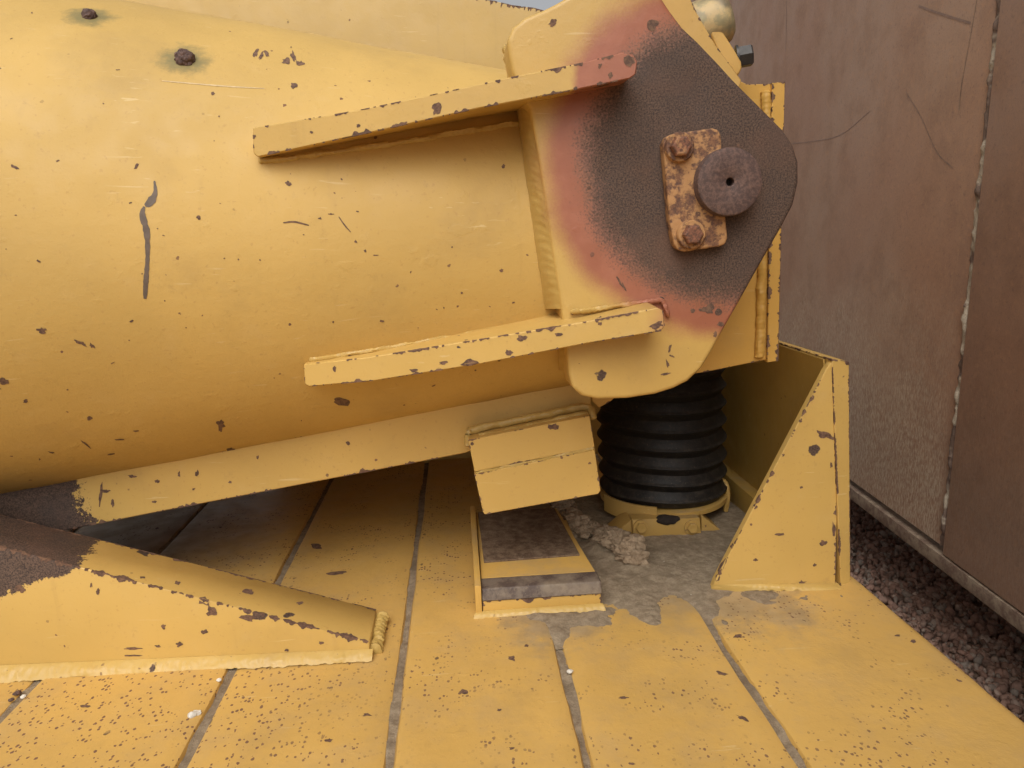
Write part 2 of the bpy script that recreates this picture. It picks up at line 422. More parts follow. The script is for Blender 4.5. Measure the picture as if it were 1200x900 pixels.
def m_wall():
    g = G('container_rust'); x = g.xyz()
    vert = g.noise(1., 5, .65, vec=g.scalev(g.pos, (30, 30, 5)))
    fine = g.noise(1., 3, .7, vec=g.scalev(g.pos, (420, 420, 70)))
    big = g.noise(1.6, 4, .55); med = g.noise(9, 5, .6, off=(1, 2, 3)); gr = g.noise(260, 3, .7)
    c = g.mix(g.ramp(big, .35, .68), (.35, .20, .13), (.38, .25, .175))
    c = g.mix(g.ramp(med, .45, .7, 0, .45), c, (.25, .15, .10))
    c = g.mix(g.ramp(vert, .5, .75, 0, .5), c, (.38, .23, .145))
    c = g.mix(g.ramp(gr, .5, .7, 0, .4), c, (.19, .12, .095))
    c = g.mix(g.ramp(g.noise(75, 5, .8, off=(2, 7, 1)), .5, .66, 0, .6), c, (.43, .25, .15))
    c = g.mix(g.ramp(g.noise(120, 4, .75, off=(5, 7, 4)), .56, .68, 0, .5), c, (.17, .11, .09))
    # bare brushed lower band where splash has scoured the rust
    lowm = g.math('MULTIPLY', g.ramp(g.math('ADD', x[2], g.math('MULTIPLY', g.math('SUBTRACT', g.noise(5, 4), .5), .6)), .0, .55, 1., 0.), g.ramp(fine, .44, .58, 0, .85))
    wy = at(1100, 653, Z=-.13).y; lowm = g.math('MULTIPLY', lowm, g.ramp(x[1], wy-.01, wy+.03, 0.2, 1.))
    c = g.mix(lowm, c, (.60, .50, .37))
    c = g.mix(g.math('MULTIPLY', g.ramp(fine, .66, .74), g.ramp(g.noise(4, 3, off=(5, 5, 5)), .5, .62, 0, .5)), c, (.52, .36, .22))
    ln = g.noise(1., 2, .4, vec=g.scalev(g.pos, (3, 3, 60)))
    return g.out(c, g.ramp(med, .3, .7, .45, .65), 0, g.math('ADD', g.math('MULTIPLY', gr, .6), med), .4, .0018, .45)
M['wall'] = m_wall()
def m_walltrim():
    g = G('container_edge'); n = g.noise(40, 5, .7); f = g.noise(200, 3, .7)
    c = g.mix(g.ramp(n, .35, .65), (.16, .10, .07), (.30, .23, .16)); c = g.mix(g.ramp(f, .6, .7, 0, .6), c, (.09, .06, .045))
    return g.out(c, .75, 0, f, .6, .003)
M['trim'] = m_walltrim()
def m_seamw():
    g = G('pale_seam'); n = g.noise(90, 4, .8); l = g.noise(1., 3, .6, vec=g.scalev(g.pos, (9, 9, 14)))
    c = g.mix(g.ramp(l, .47, .56), (.15, .10, .075), (.40, .335, .25)); c = g.mix(g.ramp(n, .55, .7, 0, .8), c, (.2, .13, .09))
    return g.out(c, .85, 0, n, .8, .003)
M['seam'] = m_seamw()

# ------------------------------------------------------------------ boom arm (tapered tube, eye plate, ribs)
arm = thing('boom_arm', at(857, 213, Y=1.0), 'tapered yellow steel boom tube with rusty dark pivot eye and two welded ribs', 'boom arm')
def axis_pt(px, py, D): return at(px, py, Y=D)
A0 = axis_pt(0, 293, 1.387); A1 = axis_pt(640, 283, 1.30); r0, r1 = .443, .264
ext = (A0-A1)
B0 = A0+ext*.3; rB0 = r0+(r0-r1)*.3
def cone(pa, ra, pb, rb, n=160, m=60, dent=.0012, stop=.06):
    b = bmesh.new(); ax = (pb-pa); L = ax.length; t = ax.normalized()
    u = t.cross(Vector((0, 0, 1))).normalized(); v = t.cross(u); rings = []
    for i in range(m+1):
        s = i/m; c = pa+ax*s; r = ra+(rb-ra)*s; ring = []
        for k in range(n):
            th = 2*math.pi*k/n; d = u*math.cos(th)+v*math.sin(th); p = c+d*r
            ring.append(b.verts.new(p+d*dent*(noise.noise(p*7)*1.6+noise.noise(p*16)*.7)))
        rings.append(ring)
    for i in range(m):
        for k in range(n): b.faces.new((rings[i][k], rings[i][(k+1) % n], rings[i+1][(k+1) % n], rings[i+1][k]))
    b.faces.new(rings[0]); b.faces.new(rings[-1][::-1]); return b
A2 = A1-ext*.10; tube_bm = cone(B0, rB0, A2, r1-(r0-r1)*.10)
tube_bvh = BVHTree.FromBMesh(tube_bm)
def hit(px, py, bvh):
    h = bvh.ray_cast(CO, ray(px, py)); return (h[0], h[1]) if h[0] is not None else (None, None)
SC = [(105, 19, 14), (217, 70, 17), (212, -3, 15)]
stain = [(hit(x, max(y, 1), tube_bvh)[0], K*(r+20)) for x, y, r in SC if hit(x, max(y, 1), tube_bvh)[0]]
M['tube'] = paint('boom_paint', edge=0, specks=.965, speck_size=.2, fine=.955, fine_size=.30, dirt=.45, stain=stain, bump=.5, rough=.58)
tube = link('tapered_tube', tube_bm, M['tube'], arm)
M['eye'] = m_eye()
M['armrib'] = paint('rib_paint', mid=rib_masks, edge=.72, specks=.95, fine=.97, dirt=.3)
M['armweld'] = paint('arm_weld_paint', mid=eye_masks, base=(.50, .33, .095), edge=0, specks=.95, fine=.9, dirt=.9)
eye_px = [(600, 84), (596, 62), (594, 47), (601, 32), (616, 20), (638, 11), (652, 4), (672, -8), (700, -40), (762, -40), (772, -8), (785, 12), (800, 32), (818, 49), (840, 72), (860, 94),
          (890, 124), (918, 152), (930, 170), (936, 190), (936, 214), (930, 240), (917, 265), (890, 312), (866, 355), (846, 390), (834, 412), (822, 432),
          (806, 447), (790, 455), (768, 462), (735, 467), (700, 468), (682, 464), (671, 455), (667, 440), (664, 410), (656, 350), (645, 280), (632, 190), (622, 130)]
eye_bm = prism(pxY(eye_px, 1.0), (0, .07, 0), .006, 3, ang=30)
eye = link('eye_plate', eye_bm, M['eye'], arm)
eye_front = (Vector((0, 1.0, 0)), Vector((0, 1, 0)))
def rib_pts(pts, x0, xL, x1, xR):
    hl = hit(x0, xL, tube_bvh)[0]; ya, yb = hl.y-.026, .940; x1 = xR
    return [at(x, y, Y=ya+(yb-ya)*min(1, max(0, (x-x0)/(x1-x0)))) for x, y in pts]
# ribs: front edge in a plane before the tube, body running back into it
rib_u = [(296, 150), (420, 129), (520, 108), (600, 90), (680, 74), (728, 62), (742, 64), (747, 72), (745, 87), (738, 92), (660, 108), (560, 127), (440, 154), (302, 184), (297, 180)]
rib_l = [(356, 427), (430, 419), (560, 398), (680, 378), (770, 361), (777, 364), (779, 382), (775, 388), (690, 402), (560, 427), (440, 446), (362, 453), (357, 450)]
o = link('rib', prism(rib_pts(rib_u, 297, 168, 640, 770), (0, .19, .012), .0012, 1), M['armrib'], arm, label='upper rib welded along the boom, its right end bare pink primer')
edge_chips(o, .52, .0038, only=lambda p, q: abs((p-q).normalized().y) < .6 and max(p.y, q.y) < 1.05 )
o = link('rib', prism(rib_pts(rib_l, 357, 440, 640, 770), (0, .19, .012), .0012, 1), M['armrib'], arm, label='lower rib welded along the boom')
edge_chips(o, .47, .0034, only=lambda p, q: abs((p-q).normalized().y) < .6 and max(p.y, q.y) < 1.05, seed=2)
# welds: where tube meets eye plate
def onto(pts, bvh, off=0.):
    out = []
    for x, y in pts:
        p, n = hit(x, y, bvh)
        if p is not None: out.append(p + n*off)
    return out
def plate_weld(pts, w, seed):
    pl_ = [at(x+4, y, Y=.9992) for x, y in pts]; tb = onto([(x-w*1.25, y) for x, y in pts], tube_bvh, .0); rt = [at(x+6, y, Y=1.05) for x, y in pts]
    return fillet(catmull(pl_, 5), catmull(tb, 5), catmull(rt, 5), .06, 9, .0016, seed)
link('weld_bead', plate_weld([(624, 126), (627, 150), (632, 190), (638, 232), (645, 280), (651, 320), (657, 362)], 15, 1.), M['armweld'], arm)
link('weld_bead', plate_weld([(664, 392), (666, 405), (667, 420), (668, 434)], 10, 4.), M['armweld'], arm)
link('weld_bead', lumps([(at(606, 70, Y=1.08), (.016, .02, .018)), (at(612, 80, Y=1.06), (.018, .018, .014)), (at(600, 62, Y=1.09), (.012, .02, .014)), (at(622, 90, Y=1.03), (.014, .02, .01))], 4, .35, 60), M['armweld'], arm)
# fillet welds along the ribs, where they meet the tube
def tube_line(pts, off): return catmull(onto(pts, tube_bvh, off), 6)
link('weld_bead', bead(tube_line([(303, 190), (400, 177), (500, 162), (600, 146), (618, 143)], .001), .0042, 10, .3, seed=2), M['armweld'], arm)
link('weld_bead', bead(tube_line([(362, 422), (440, 410), (540, 393), (650, 372)], .0), .0038, 10, .3, seed=3), M['armweld'], arm)
link('weld_bead', bead([at(668, 366, Y=.995), at(775, 352, Y=.995), at(784, 372, Y=.995)], .0036, 10, .35, seed=7), M['armweld'], arm)
# rusty torch-cut scars on the tube
for i, (x, y, r) in enumerate(SC):
    p, n = hit(x, max(y, 1), tube_bvh)
    if p is None: continue
    q = K*r
    u = n.cross(Vector((0, 0, 1))).normalized(); v = n.cross(u)
    items = [(p+u*random.uniform(-.55, .55)*q+v*random.uniform(-.5, .5)*q-n*q*random.uniform(.30, .42), q*random.uniform(.42, .62)) for _ in range(11)]
    s_ = link('torch_scar', lumps(items, 4, .28, 110, seed=i), M['pin'], arm, label='rusty burnt scar on the boom')
    link('scar_pit', lumps([(p+u*q*.25-n*q*.06, q*.40), (p+u*q*.05+v*q*.2-n*q*.12, q*.36)], 3, .3, 120), M['hole'], s_)

# ------------------------------------------------------------------ pin, keeper plate, bolts
pin = thing('pivot_pin', at(857, 213, Y=1.0), 'round rusty pivot pin held by its ochre keeper plate on the eye', 'pivot pin')
pc = at(856, 213, Y=.965); rp = 38.5*K*.965
prof = [(.0055, -.02), (.0055, -.001), (.007, .0), (rp-.004, .0), (rp-.0012, -.0012), (rp, -.004), (rp, -.045)]
b = lathe(prof, pc, 96, 'Y', cap=False)
hb = bmesh.new()
link('pin_head', b, M['pin'], pin)
link('grease_hole', lathe([(.0056, 0), (.0056, -.004)], pc+Vector((0, .014, 0)), 24, 'Y'), M['hole'], pin)
kp = [(777, 168), (780, 161), (787, 157), (835, 150), (842, 152), (845, 158), (850, 248), (853, 279), (850, 286), (843, 289), (803, 295), (795, 293), (790, 286), (785, 262)]
keep = link('keeper_plate', prism(pxY(kp, .982), (0, .0185, 0), .003, 3), M['keeper'], pin)
for (x, y, lab, rot) in ((797, 172, 'upper hex bolt of the keeper plate', .3), (811, 275, 'lower hex bolt of the keeper plate', .1)):
    c = at(x, y, Y=.974)
    wsh = lathe([(.0175, .0), (.019, -.002), (.019, -.008)], c, 40, 'Y')
    bo = link('bolt', lathe([(.0001, .0105), (.0105, .0105), (.0125, .0095), (.0138, .007), (.0142, 0)], c, 6 if lab[0] == 'u' else 6, 'Y', cap=True), M['bolt'], pin, smooth=False, label=lab)
    link('washer', wsh, M['keeper'], bo)

# ------------------------------------------------------------------ lower beam with stop block and end flange
beam = thing('link_beam', at(545, 530, Y=1.19), 'yellow box beam under the boom carrying a stepped stop block, left end bare dark rust', 'beam')
M['beam'] = paint('beam_paint', edge=.62, edge_rad=.008, specks=.93, speck_size=.3, fine=.965, dirt=.4, rustmask=beam_rust)
M['beam2'] = paint('bracket_paint', edge=.6, specks=.975, fine=.98, dirt=.5, base=(.58, .335, .075))
lo = [(-160, 640), (60, 625), (150, 607), (185, 600), (300, 578), (430, 553), (545, 531), (556, 527)]
up_ = [(640, 420), (400, 440), (-160, 470)]
bxo = link('beam_box', prism(pxY(lo+[(640, 500), (693, 482), (693, 400)]+up_, 1.19), (0, .92, 0), .0015, 1), M['beam'], beam)  # box carried far back, out of view, to shade the deck below
edge_chips(bxo, .50, .0055, only=lambda p, q: p.y < 1.2 and q.y < 1.2 and (p.z+q.z)/2 < at(545, 525, Y=1.19).z)
# bracket web passing behind the eye plate to the end flange
web = [(694, 470), (694, 250), (710, 200), (790, 60), (876, 99), (912, 98), (906, 420), (826, 436), (740, 448), (716, 470), (702, 478)]
o = link('web_plate', prism(pxY(web, 1.187), (0, .022, 0), .001, 1), M['beam2'], beam)
edge_chips(o, .36, .003, only=lambda p, q: p.y < 1.2 and q.y < 1.2)
link('web_plate', prism([p+Vector((0, .55, 0)) for p in pxY(web, 1.187)], (0, .022, 0), .002, 2), M['beam2'], beam)
fl0 = [at(905, 97, Y=1.18), at(920, 96, Y=1.18), at(912, 423, Y=1.18), at(899, 425, Y=1.18)]
link('added_shade_plate', prism([at(660, 380, Y=1.212), at(903, 380, Y=1.212), at(903, 366, Y=1.212), at(660, 366, Y=1.212)], (0, .52, 0), .001, 1), M['beam2'], beam)  # unseen plate added above the bellows to keep light off them
o = link('end_flange', prism(fl0, (0, .60, 0), .0010, 1), M['beam2'], beam)
edge_chips(o, .55, .006)
link('weld_bead', bead([at(898, 106, Y=1.183), at(890, 420, Y=1.183)], .0075, 10, .15, seed=9), M['beam2'], beam)
# stop block: two stacked bars
M['block'] = paint('block_paint', edge=.42, edge_rad=.004, specks=.965, fine=.98, dirt=.2)
s1 = [(549, 516), (691, 487), (697, 524), (556, 553)]
s2 = [(556, 556), (697, 527), (704, 575), (701, 579), (568, 603), (566, 600)]
blk = link('stop_block', prism(pxY(s1, 1.13), (0, .09, .0), .0010, 1), M['block'], beam)
edge_chips(blk, .40, .003, only=lambda p, q: p.y < 1.14 and q.y < 1.14)
lb = link('lower_bar', prism(pxY(s2, 1.1285), (0, .09, .0), .0010, 1), M['block'], blk)
edge_chips(blk, .40, .003, only=lambda p, q: p.y < 1.14 and q.y < 1.14, seed=4)
M['beamweld'] = paint('beam_weld_paint', base=(.46, .31, .09), edge=0, specks=.97, fine=.97, dirt=.8)
link('weld_bead', bead(catmull([at(548, 523, Y=1.16), at(549, 509, Y=1.16), at(556, 503, Y=1.165), at(620, 490, Y=1.168), at(685, 477, Y=1.168), at(693, 484, Y=1.155), at(695, 492, Y=1.15)], 6), .006, 12, .16, seed=11), M['beamweld'], blk)
link('weld_bead', bead(catmull([at(560, 513, Y=1.15), at(620, 500, Y=1.15), at(690, 485, Y=1.15)], 6), .0055, 12, .2, seed=12), M['beamweld'], blk)
link('weld_bead', bead([at(557, 554.5, Y=1.1325), at(697, 525.5, Y=1.1325)], .0035, 8, .3, seed=13), M['beamweld'], blk)

# ------------------------------------------------------------------ rear panel and upper lug
pan = thing('rear_panel', at(420, 60, Y=2.0), 'flat yellow steel panel behind the boom with ragged rusty top edge', 'panel')
M['panel'] = paint('panel_paint', edge=.5, specks=.96, fine=.985, dirt=.3, base=(.50, .325, .09))
link('panel_sheet', prism(pxY([(-200, 420), (-200, -90), (300, -60), (480, -30), (556, -8), (566, -1), (580, 1), (600, 6), (625, 9), (640, 13), (690, 16), (840, 30), (840, 562), (330, 566), (300, 420)], 2.0), (0, .03, 0), .003, 2), M['panel'], pan)  # lower part added down to the deck, blocking light under the boom
edge_chips(pan, .6, .012, only=lambda p, q: p.y < 2.01 and q.y < 2.01)
lug = thing('upper_lug', at(850, 60, Y=1.12), 'chunky yellow lug with flanged boss and dark hex bolt, top right of the eye', 'lug')
M['lug'] = paint('lug_paint', edge=.5, specks=.86, speck_size=.28, fine=.95, dirt=.3, base=(.60, .37, .11))
link('lug_plate', prism(pxY([(740, -60), (790, -60), (806, -8), (816, 14), (838, 52), (869, 94), (866, 103), (840, 110), (770, 40)], 1.09), (0, .085, 0), .001, 1), M['lug'], lug)
edge_chips(lug, .5, .004, only=lambda p, q: p.y < 1.1 and q.y < 1.1)
link('side_lug', prism(pxY([(822, 10), (838, 30), (848, 38), (862, 60), (869, 72), (870, 80), (866, 88), (860, 90), (845, 70)], 1.11), (0, .07, 0), .006, 3), M['lug'], lug)
def cyl(c, ax, prof, n=48):
    b = lathe(prof, (0, 0, 0), n, 'Z'); q = Vector(ax).to_track_quat('Z', 'Y').to_matrix().to_4x4()
    bmesh.ops.transform(b, matrix=Matrix.Translation(c) @ q, verts=b.verts); return b
def m_boss():
    g = G('worn_boss'); n = g.noise(60, 5, .7); l = g.noise(14, 3)
    c = g.mix(g.ramp(n, .4, .6), (.52, .38, .18), (.33, .28, .15)); c = g.mix(g.ramp(l, .45, .6, 0, .8), c, (.10, .085, .06))
    return g.out(c, .5, 0, n, .4, .002)
M['boss'] = m_boss()
bx = Vector((.93, -.18, .30)).normalized()
link('boss', cyl(at(833, 27, Y=1.14), bx, [(.03, -.03), (.036, -.028), (.036, .014), (.033, .022), (.026, .028), (.012, .030), (.0001, .030)]), M['boss'], lug)
c0 = at(874, 66, Y=1.125)
bx2 = Vector((1, -.25, .12)).normalized()
bl = link('hex_bolt', cyl(c0, bx2, [(.0001, -.012), (.0148, -.012), (.0155, -.010), (.0155, .007), (.0135, .0095), (.0001, .0095)], 6), M['steel'], lug, smooth=False)
link('washer', cyl(c0, bx2, [(.0175, -.014), (.0175, -.0105)], 32), M['steel'], bl)

# ------------------------------------------------------------------ steel deck
deck = thing('steel_deck', at(640, 800, Z=0), 'wide yellow steel deck of parallel plates with dusty grooves between', 'deck')
def lowrust(g): return 0.
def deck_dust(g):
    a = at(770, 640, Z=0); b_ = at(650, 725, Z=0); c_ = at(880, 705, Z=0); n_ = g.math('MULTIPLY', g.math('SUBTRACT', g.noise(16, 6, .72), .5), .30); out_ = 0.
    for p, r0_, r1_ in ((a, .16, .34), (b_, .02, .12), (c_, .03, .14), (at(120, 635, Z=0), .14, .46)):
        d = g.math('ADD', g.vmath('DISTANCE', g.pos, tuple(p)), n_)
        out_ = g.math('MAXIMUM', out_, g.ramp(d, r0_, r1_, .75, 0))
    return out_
def deck_wear(g):
    c = at(110, 885, Z=0); d = g.math('ADD', g.vmath('DISTANCE', g.pos, tuple(c)), g.math('MULTIPLY', g.math('SUBTRACT', g.noise(6, 4, .6), .5), .5))
    n_ = g.ramp(g.noise(9, 4, .6, off=(3, 9, 1)), .46, .6)
    return g.ramp(n_, 0, 1, .0, 1.), g.math('MAXIMUM', g.ramp(d, .12, .45, 1, 0), g.math('MULTIPLY', n_, .9))
def m_deck():
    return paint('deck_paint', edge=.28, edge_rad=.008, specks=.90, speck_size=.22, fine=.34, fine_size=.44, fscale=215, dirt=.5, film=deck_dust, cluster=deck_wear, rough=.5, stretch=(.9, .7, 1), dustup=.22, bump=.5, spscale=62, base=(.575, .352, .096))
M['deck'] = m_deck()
M['deckplain'] = paint('guard_paint', edge=.62, edge_rad=.006, specks=.955, speck_size=.32, fine=.985, dirt=.25)
seam_at = [(240, 590), (325, 680), (478, 720), (650, 740), (805, 690)]
X = [at(x, y, Z=0).x for x, y in seam_at]
sp = (X[4]-X[1])/3
Xs = [X[0]-2*sp, X[0]-sp] + X
xr = at(1120, 772, Z=0).x
Xs = [X[0]-3*sp] + Xs + [xr]
dzs = [0, .001, -.001, .0015, -.0018, .0020, -.0006, 0.0, 0, 0]
Y0, Y1 = -.8, 3.0; gw = .0042
for i in range(len(Xs)-1):
    last = i == len(Xs)-2
    a, c = Xs[i]+gw, Xs[i+1]-(0 if last else gw)
    b = bmesh.new(); nx, ny = 10, 110
    # a grid top with rolled-down long edges; gentle waves from the rolling mill
    prof = [(0, -.014), (.0004, -.007), (.003, -.0022), (.009, 0), ] + [(None, k/nx) for k in range(1, nx)] + [(-.009, 0), (-.003, -.0022), (-.0004, -.007), (0, -.014)]
    if last: prof = prof[:-4] + [(-.020, 0), (-.012, -.0012), (-.006, -.004), (-.002, -.009), (0, -.016), (0, -.06)]
    rows = []
    for j in range(ny+1):
        y = Y0+(Y1-Y0)*j/ny; row = []
        for k, (dx, z) in enumerate(prof):
            if dx is None: xx = a+.009+(c-a-.018-(.014 if last else 0))*z; zz = 0
            elif k < 4: xx = a+dx; zz = z
            else: xx = c+dx; zz = z
            zz += .0016*noise.noise(Vector((xx*5, y*4, i))) if zz > -.008 else 0
            xx += (.0030*noise.noise(Vector((i*7+(k > 6), y*6, 1)))+.0014*noise.noise(Vector((i*7+(k > 6), y*31, 1))))*(0 if 4 <= k <= len(prof)-5 else 1)
            row.append(b.verts.new((xx, y, zz)))
        rows.append(row)
        for v in row[4:-4]: v.co.z += dzs[i]
        for v in row[:4]: v.co.z += dzs[i]
        if not last:
            for v in row[-4:]: v.co.z += dzs[i]
    for j in range(ny):
        for k in range(len(prof)-1): b.faces.new((rows[j][k], rows[j][k+1], rows[j+1][k+1], rows[j+1][k]))
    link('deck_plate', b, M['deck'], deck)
# dirt packed in the grooves
b = bmesh.new()
for i in range(1, len(Xs)-1):
    ny = 340; pr = []
    for j in range(ny+1):
        y = Y0+(Y1-Y0)*j/ny; row = []
        for k in range(7):
            xx = Xs[i]+(k/6-.5)*2*(gw+.004)
            zz = -.0060+.0030*noise.noise(Vector((xx*60, y*40, i)))+.0062*noise.noise(Vector((xx*9, y*5, i+3)))+.0018*noise.noise(Vector((xx*200, y*110, i)))
            row.append(b.verts.new((xx, y, zz)))
        pr.append(row)
    for j in range(ny):
        for k in range(6): b.faces.new((pr[j][k], pr[j][k+1], pr[j+1][k+1], pr[j+1][k]))
link('groove_dirt', b, M['grout'], deck, kind='stuff', label='pale grey dirt packed in the grooves between deck plates')
b = prism([Vector((Xs[0], Y0, -.013)), Vector((xr-.001, Y0, -.013)), Vector((xr-.001, Y1, -.013)), Vector((Xs[0], Y1, -.013))], (0, 0, -.05), 0)
link('deck_underside', b, M['deckplain'], deck)

# corner guard: side plate along the deck edge, gusset across it, low rail
cg = link('corner_guard', prism([at(986, 687, Z=.0)+Vector((-.001, 0, 0)), at(994, 683, Z=0)+Vector((0.004, 0, 0)),
     at(995, 424, Y=at(990, 685, Z=0).y), at(975, 421, Y=at(990, 685, Z=0).y)], (0, .70, 0), .0010, 1), M['deckplain'], deck, label='upright corner guard with triangular gusset at the deck edge')
edge_chips(cg, .60, .004, only=lambda p, q: min(p.y, q.y) < .05+at(990, 685, Z=0).y)
gy = at(985, 686, Z=.0).y
gus = [(835, 690), (838, 681), (968, 433), (974, 425), (981, 424), (984, 440), (979, 688)]
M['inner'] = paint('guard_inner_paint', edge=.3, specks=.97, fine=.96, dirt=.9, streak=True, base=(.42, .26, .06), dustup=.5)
link('gusset_plate', prism([at(x, y, Y=gy+.004) for x, y in gus], (0, .014, 0), .0010, 1), M['deckplain'], cg)
edge_chips(cg, .46, .0045, only=lambda p, q: p.y < gy+.01 and q.y < gy+.01 and max(p.z, q.z) > .02, seed=5)
link('weld_bead', fillet([at(835, 685, Y=gy+.0035), at(982, 683, Y=gy+.0035)], [at(833, 692, Z=.0005)+Vector((0, -.004, 0)), at(984, 690, Z=.0005)+Vector((0, -.004, 0))], [Vector((at(835, 690, Z=0).x, gy+.006, -.001)), Vector((at(984, 687, Z=0).x, gy+.006, -.001))], .18, 7, .0016, 21.), M['armweld'], cg)
back = at(857, 566, Z=0); by = back.y; T_ = at(975, 421, Y=gy); B_ = at(986, 687, Z=0)
link('inner_face', prism([T_+Vector((-.002, .02, -.003)), T_+Vector((-.002, by-gy-.001, -.003)), B_+Vector((-.003, by-gy-.001, 0)), B_+Vector((-.003, .02, 0))], (-.002, 0, 0), .0003, 1), M['inner'], cg)
back = at(857, 566, Z=0); by = back.y; gtz = at(990, 426, Y=gy).z-.004; rx0 = at(984, 687, Z=0).x-.004
link('rear_plate', prism([Vector((rx0, by, 0)), Vector((back.x-.30, by, 0)), Vector((back.x-.30, by, gtz)), Vector((rx0, by, gtz))], (0, .02, 0), .002, 1), M['inner'], cg)
rx = at(985, 687, Z=0).x-.006
link('low_rail', prism([Vector((rx-.03, gy+.22, 0)), Vector((rx, gy+.22, 0)), Vector((rx, gy+.22, .055)), Vector((rx-.03, gy+.22, .055))], (0, by-gy-.222, 0), .002, 2), M['inner'], cg)

# stop pad on the deck under the block
fy = at(636, 717, Z=0).y
M['pad'] = paint('pad_paint', edge=.75, edge_rad=.005, specks=.9, fine=.96, dirt=.8, base=(.56, .34, .085), dustup=.4)
def wornsteel():
    g = G('worn_pad_steel'); n = g.noise(40, 5, .7); f = g.noise(260, 3, .7)
    c = g.mix(g.ramp(n, .4, .62), (.075, .05, .040), (.155, .118, .088)); c = g.mix(g.ramp(f, .56, .7, 0, .5), c, (.24, .185, .13)); c = g.mix(g.ramp(g.noise(13, 5, .7), .45, .7, 0, .6), c, (.27, .21, .14))
    return g.out(c, .6, 0, f, .4, .002)
M['worn'] = wornsteel(); M['wear'] = m_dirt('wear_plate_steel', (.11, .07, .045), (.24, .17, .11))
p0 = at(566, 718, Z=0); p1 = at(707, 716, Z=0)
zt = at(640, 700, Y=fy).z
pad = link('stop_pad', hull([Vector((p0.x, fy, 0)), Vector((p1.x, fy, 0)), Vector((p0.x, fy, zt)), Vector((p1.x-.002, fy, zt)),
        Vector((p0.x, fy+.30, 0)), Vector((p1.x-.012, fy+.30, 0)), Vector((p0.x, fy+.30, zt+.012)), Vector((p1.x-.014, fy+.30, zt+.012))], .002), M['pad'], deck, label='low stop pad on the deck with worn steel nosing')
edge_chips(pad, .55, .005, only=lambda p, q: p.y < fy+.01 and q.y < fy+.01)
z2 = at(640, 680, Y=fy+.012).z
link('nosing', hull([Vector((p0.x-.001, fy-.003, zt+.001)), Vector((p1.x+.0, fy-.003, zt+.001)), Vector((p0.x-.001, fy+.004, z2-.004)), Vector((p1.x, fy+.004, z2-.004)), Vector((p0.x-.001, fy+.035, z2)), Vector((p1.x-.002, fy+.035, z2)),
        Vector((p0.x-.001, fy+.036, zt)), Vector((p1.x-.002, fy+.036, zt))], .003, 3), M['worn'], pad)
link('top_plate', hull([Vector((p0.x, fy+.037, zt+.002)), Vector((p1.x-.004, fy+.037, zt+.002)), Vector((p0.x, fy+.037, z2-.001)), Vector((p1.x-.004, fy+.037, z2-.001)),
        Vector((p0.x, fy+.33, zt)), Vector((p1.x-.03, fy+.33, zt)), Vector((p0.x, fy+.33, z2+.004)), Vector((p1.x-.03, fy+.33, z2+.004))], .002), M['pad'], pad)
link('wear_plate', prism([Vector((p0.x+.007, fy+.092, z2+.0035)), Vector((p1.x-.020, fy+.098, z2+.0035)), Vector((p1.x-.035, fy+.325, z2+.0055)), Vector((p0.x+.003, fy+.325, z2+.0055))], (0, 0, -.004), .0008, 1), M['wear'], pad)
link('side_cheek', prism([Vector((p0.x-.012, fy-.004, 0)), Vector((p0.x-.0015, fy-.004, 0)), Vector((p0.x-.0015, fy-.004, z2+.006)), Vector((p0.x-.012, fy-.004, z2+.006))], (0, .34, .01), .002, 2), M['pad'], pad)
link('weld_bead', fillet([Vector((p0.x-.012, fy-.0005, .009)), Vector((p1.x+.001, fy-.0005, .009))], [Vector((p0.x-.016, fy-.011, .0005)), Vector((p1.x+.004, fy-.011, .0005))], [Vector((p0.x-.012, fy+.002, -.001)), Vector((p1.x+.001, fy+.002, -.001))], .12, 8, .0016, 31.), M['armweld'], pad)

# wedge brace on the left
wf0 = at(0, 791, Z=0); wf1 = at(433, 768, Z=0)
dirw = (wf1-wf0).normalized(); nrm = Vector((-dirw.y, dirw.x, 0))
if nrm.y < 0: nrm = -nrm
pf = (wf0, nrm)
wt0 = at(0, 641, pl=pf); wt1 = at(433, 752, pl=pf)
def extl(a, b, t): return a+(a-b)*t
wdt = .10
rb0 = at(0, 603, pl=(wf0+nrm*wdt, nrm)); rb1 = at(441, 714, pl=(wf1+nrm*wdt, nrm))
M['wedge'] = paint('wedge_paint', edge=.8, edge_rad=.007, specks=.93, speck_size=.33, fine=.975, dirt=.3, rustmask=wedge_rust)
T = .55
pts = [extl(wf0, wf1, T), wf1, extl(wt0, wt1, T), wt1, extl(rb0, rb1, T), rb1, extl(wf0, wf1, T)+nrm*wdt, Vector((rb1.x, rb1.y, 0))]
wb = bmesh.new()
def quadgrid(b, a, c, d, e, nu, nv):
    return None
wedge = link('wedge_brace', hull(pts, .0012, 1), M['wedge'], deck, label='long wedge shaped brace with chipped ridge and bare rusty left end')
edge_chips(wedge, .72, .0058, only=lambda p, q: max(p.z, q.z) > .03, seed=1)
wa, wb_ = extl(wf0, wf1, .2), wf1+dirw*.006
link('weld_bead', fillet([wa-nrm*.0006+Vector((0, 0, .017)), wb_-nrm*.0006+Vector((0, 0, .011))], [wa-nrm*.021, wb_-nrm*.016], [wa+nrm*.004+Vector((0, 0, -.001)), wb_+nrm*.004+Vector((0, 0, -.001))], .09, 9, .0020, 41.), M['armweld'], wedge)
link('weld_bead', bead([wf1+Vector((.008, .004, .004)), Vector((rb1.x+.008, rb1.y, .008))], .010, 12, .2, seed=43), M['beamweld'], wedge)

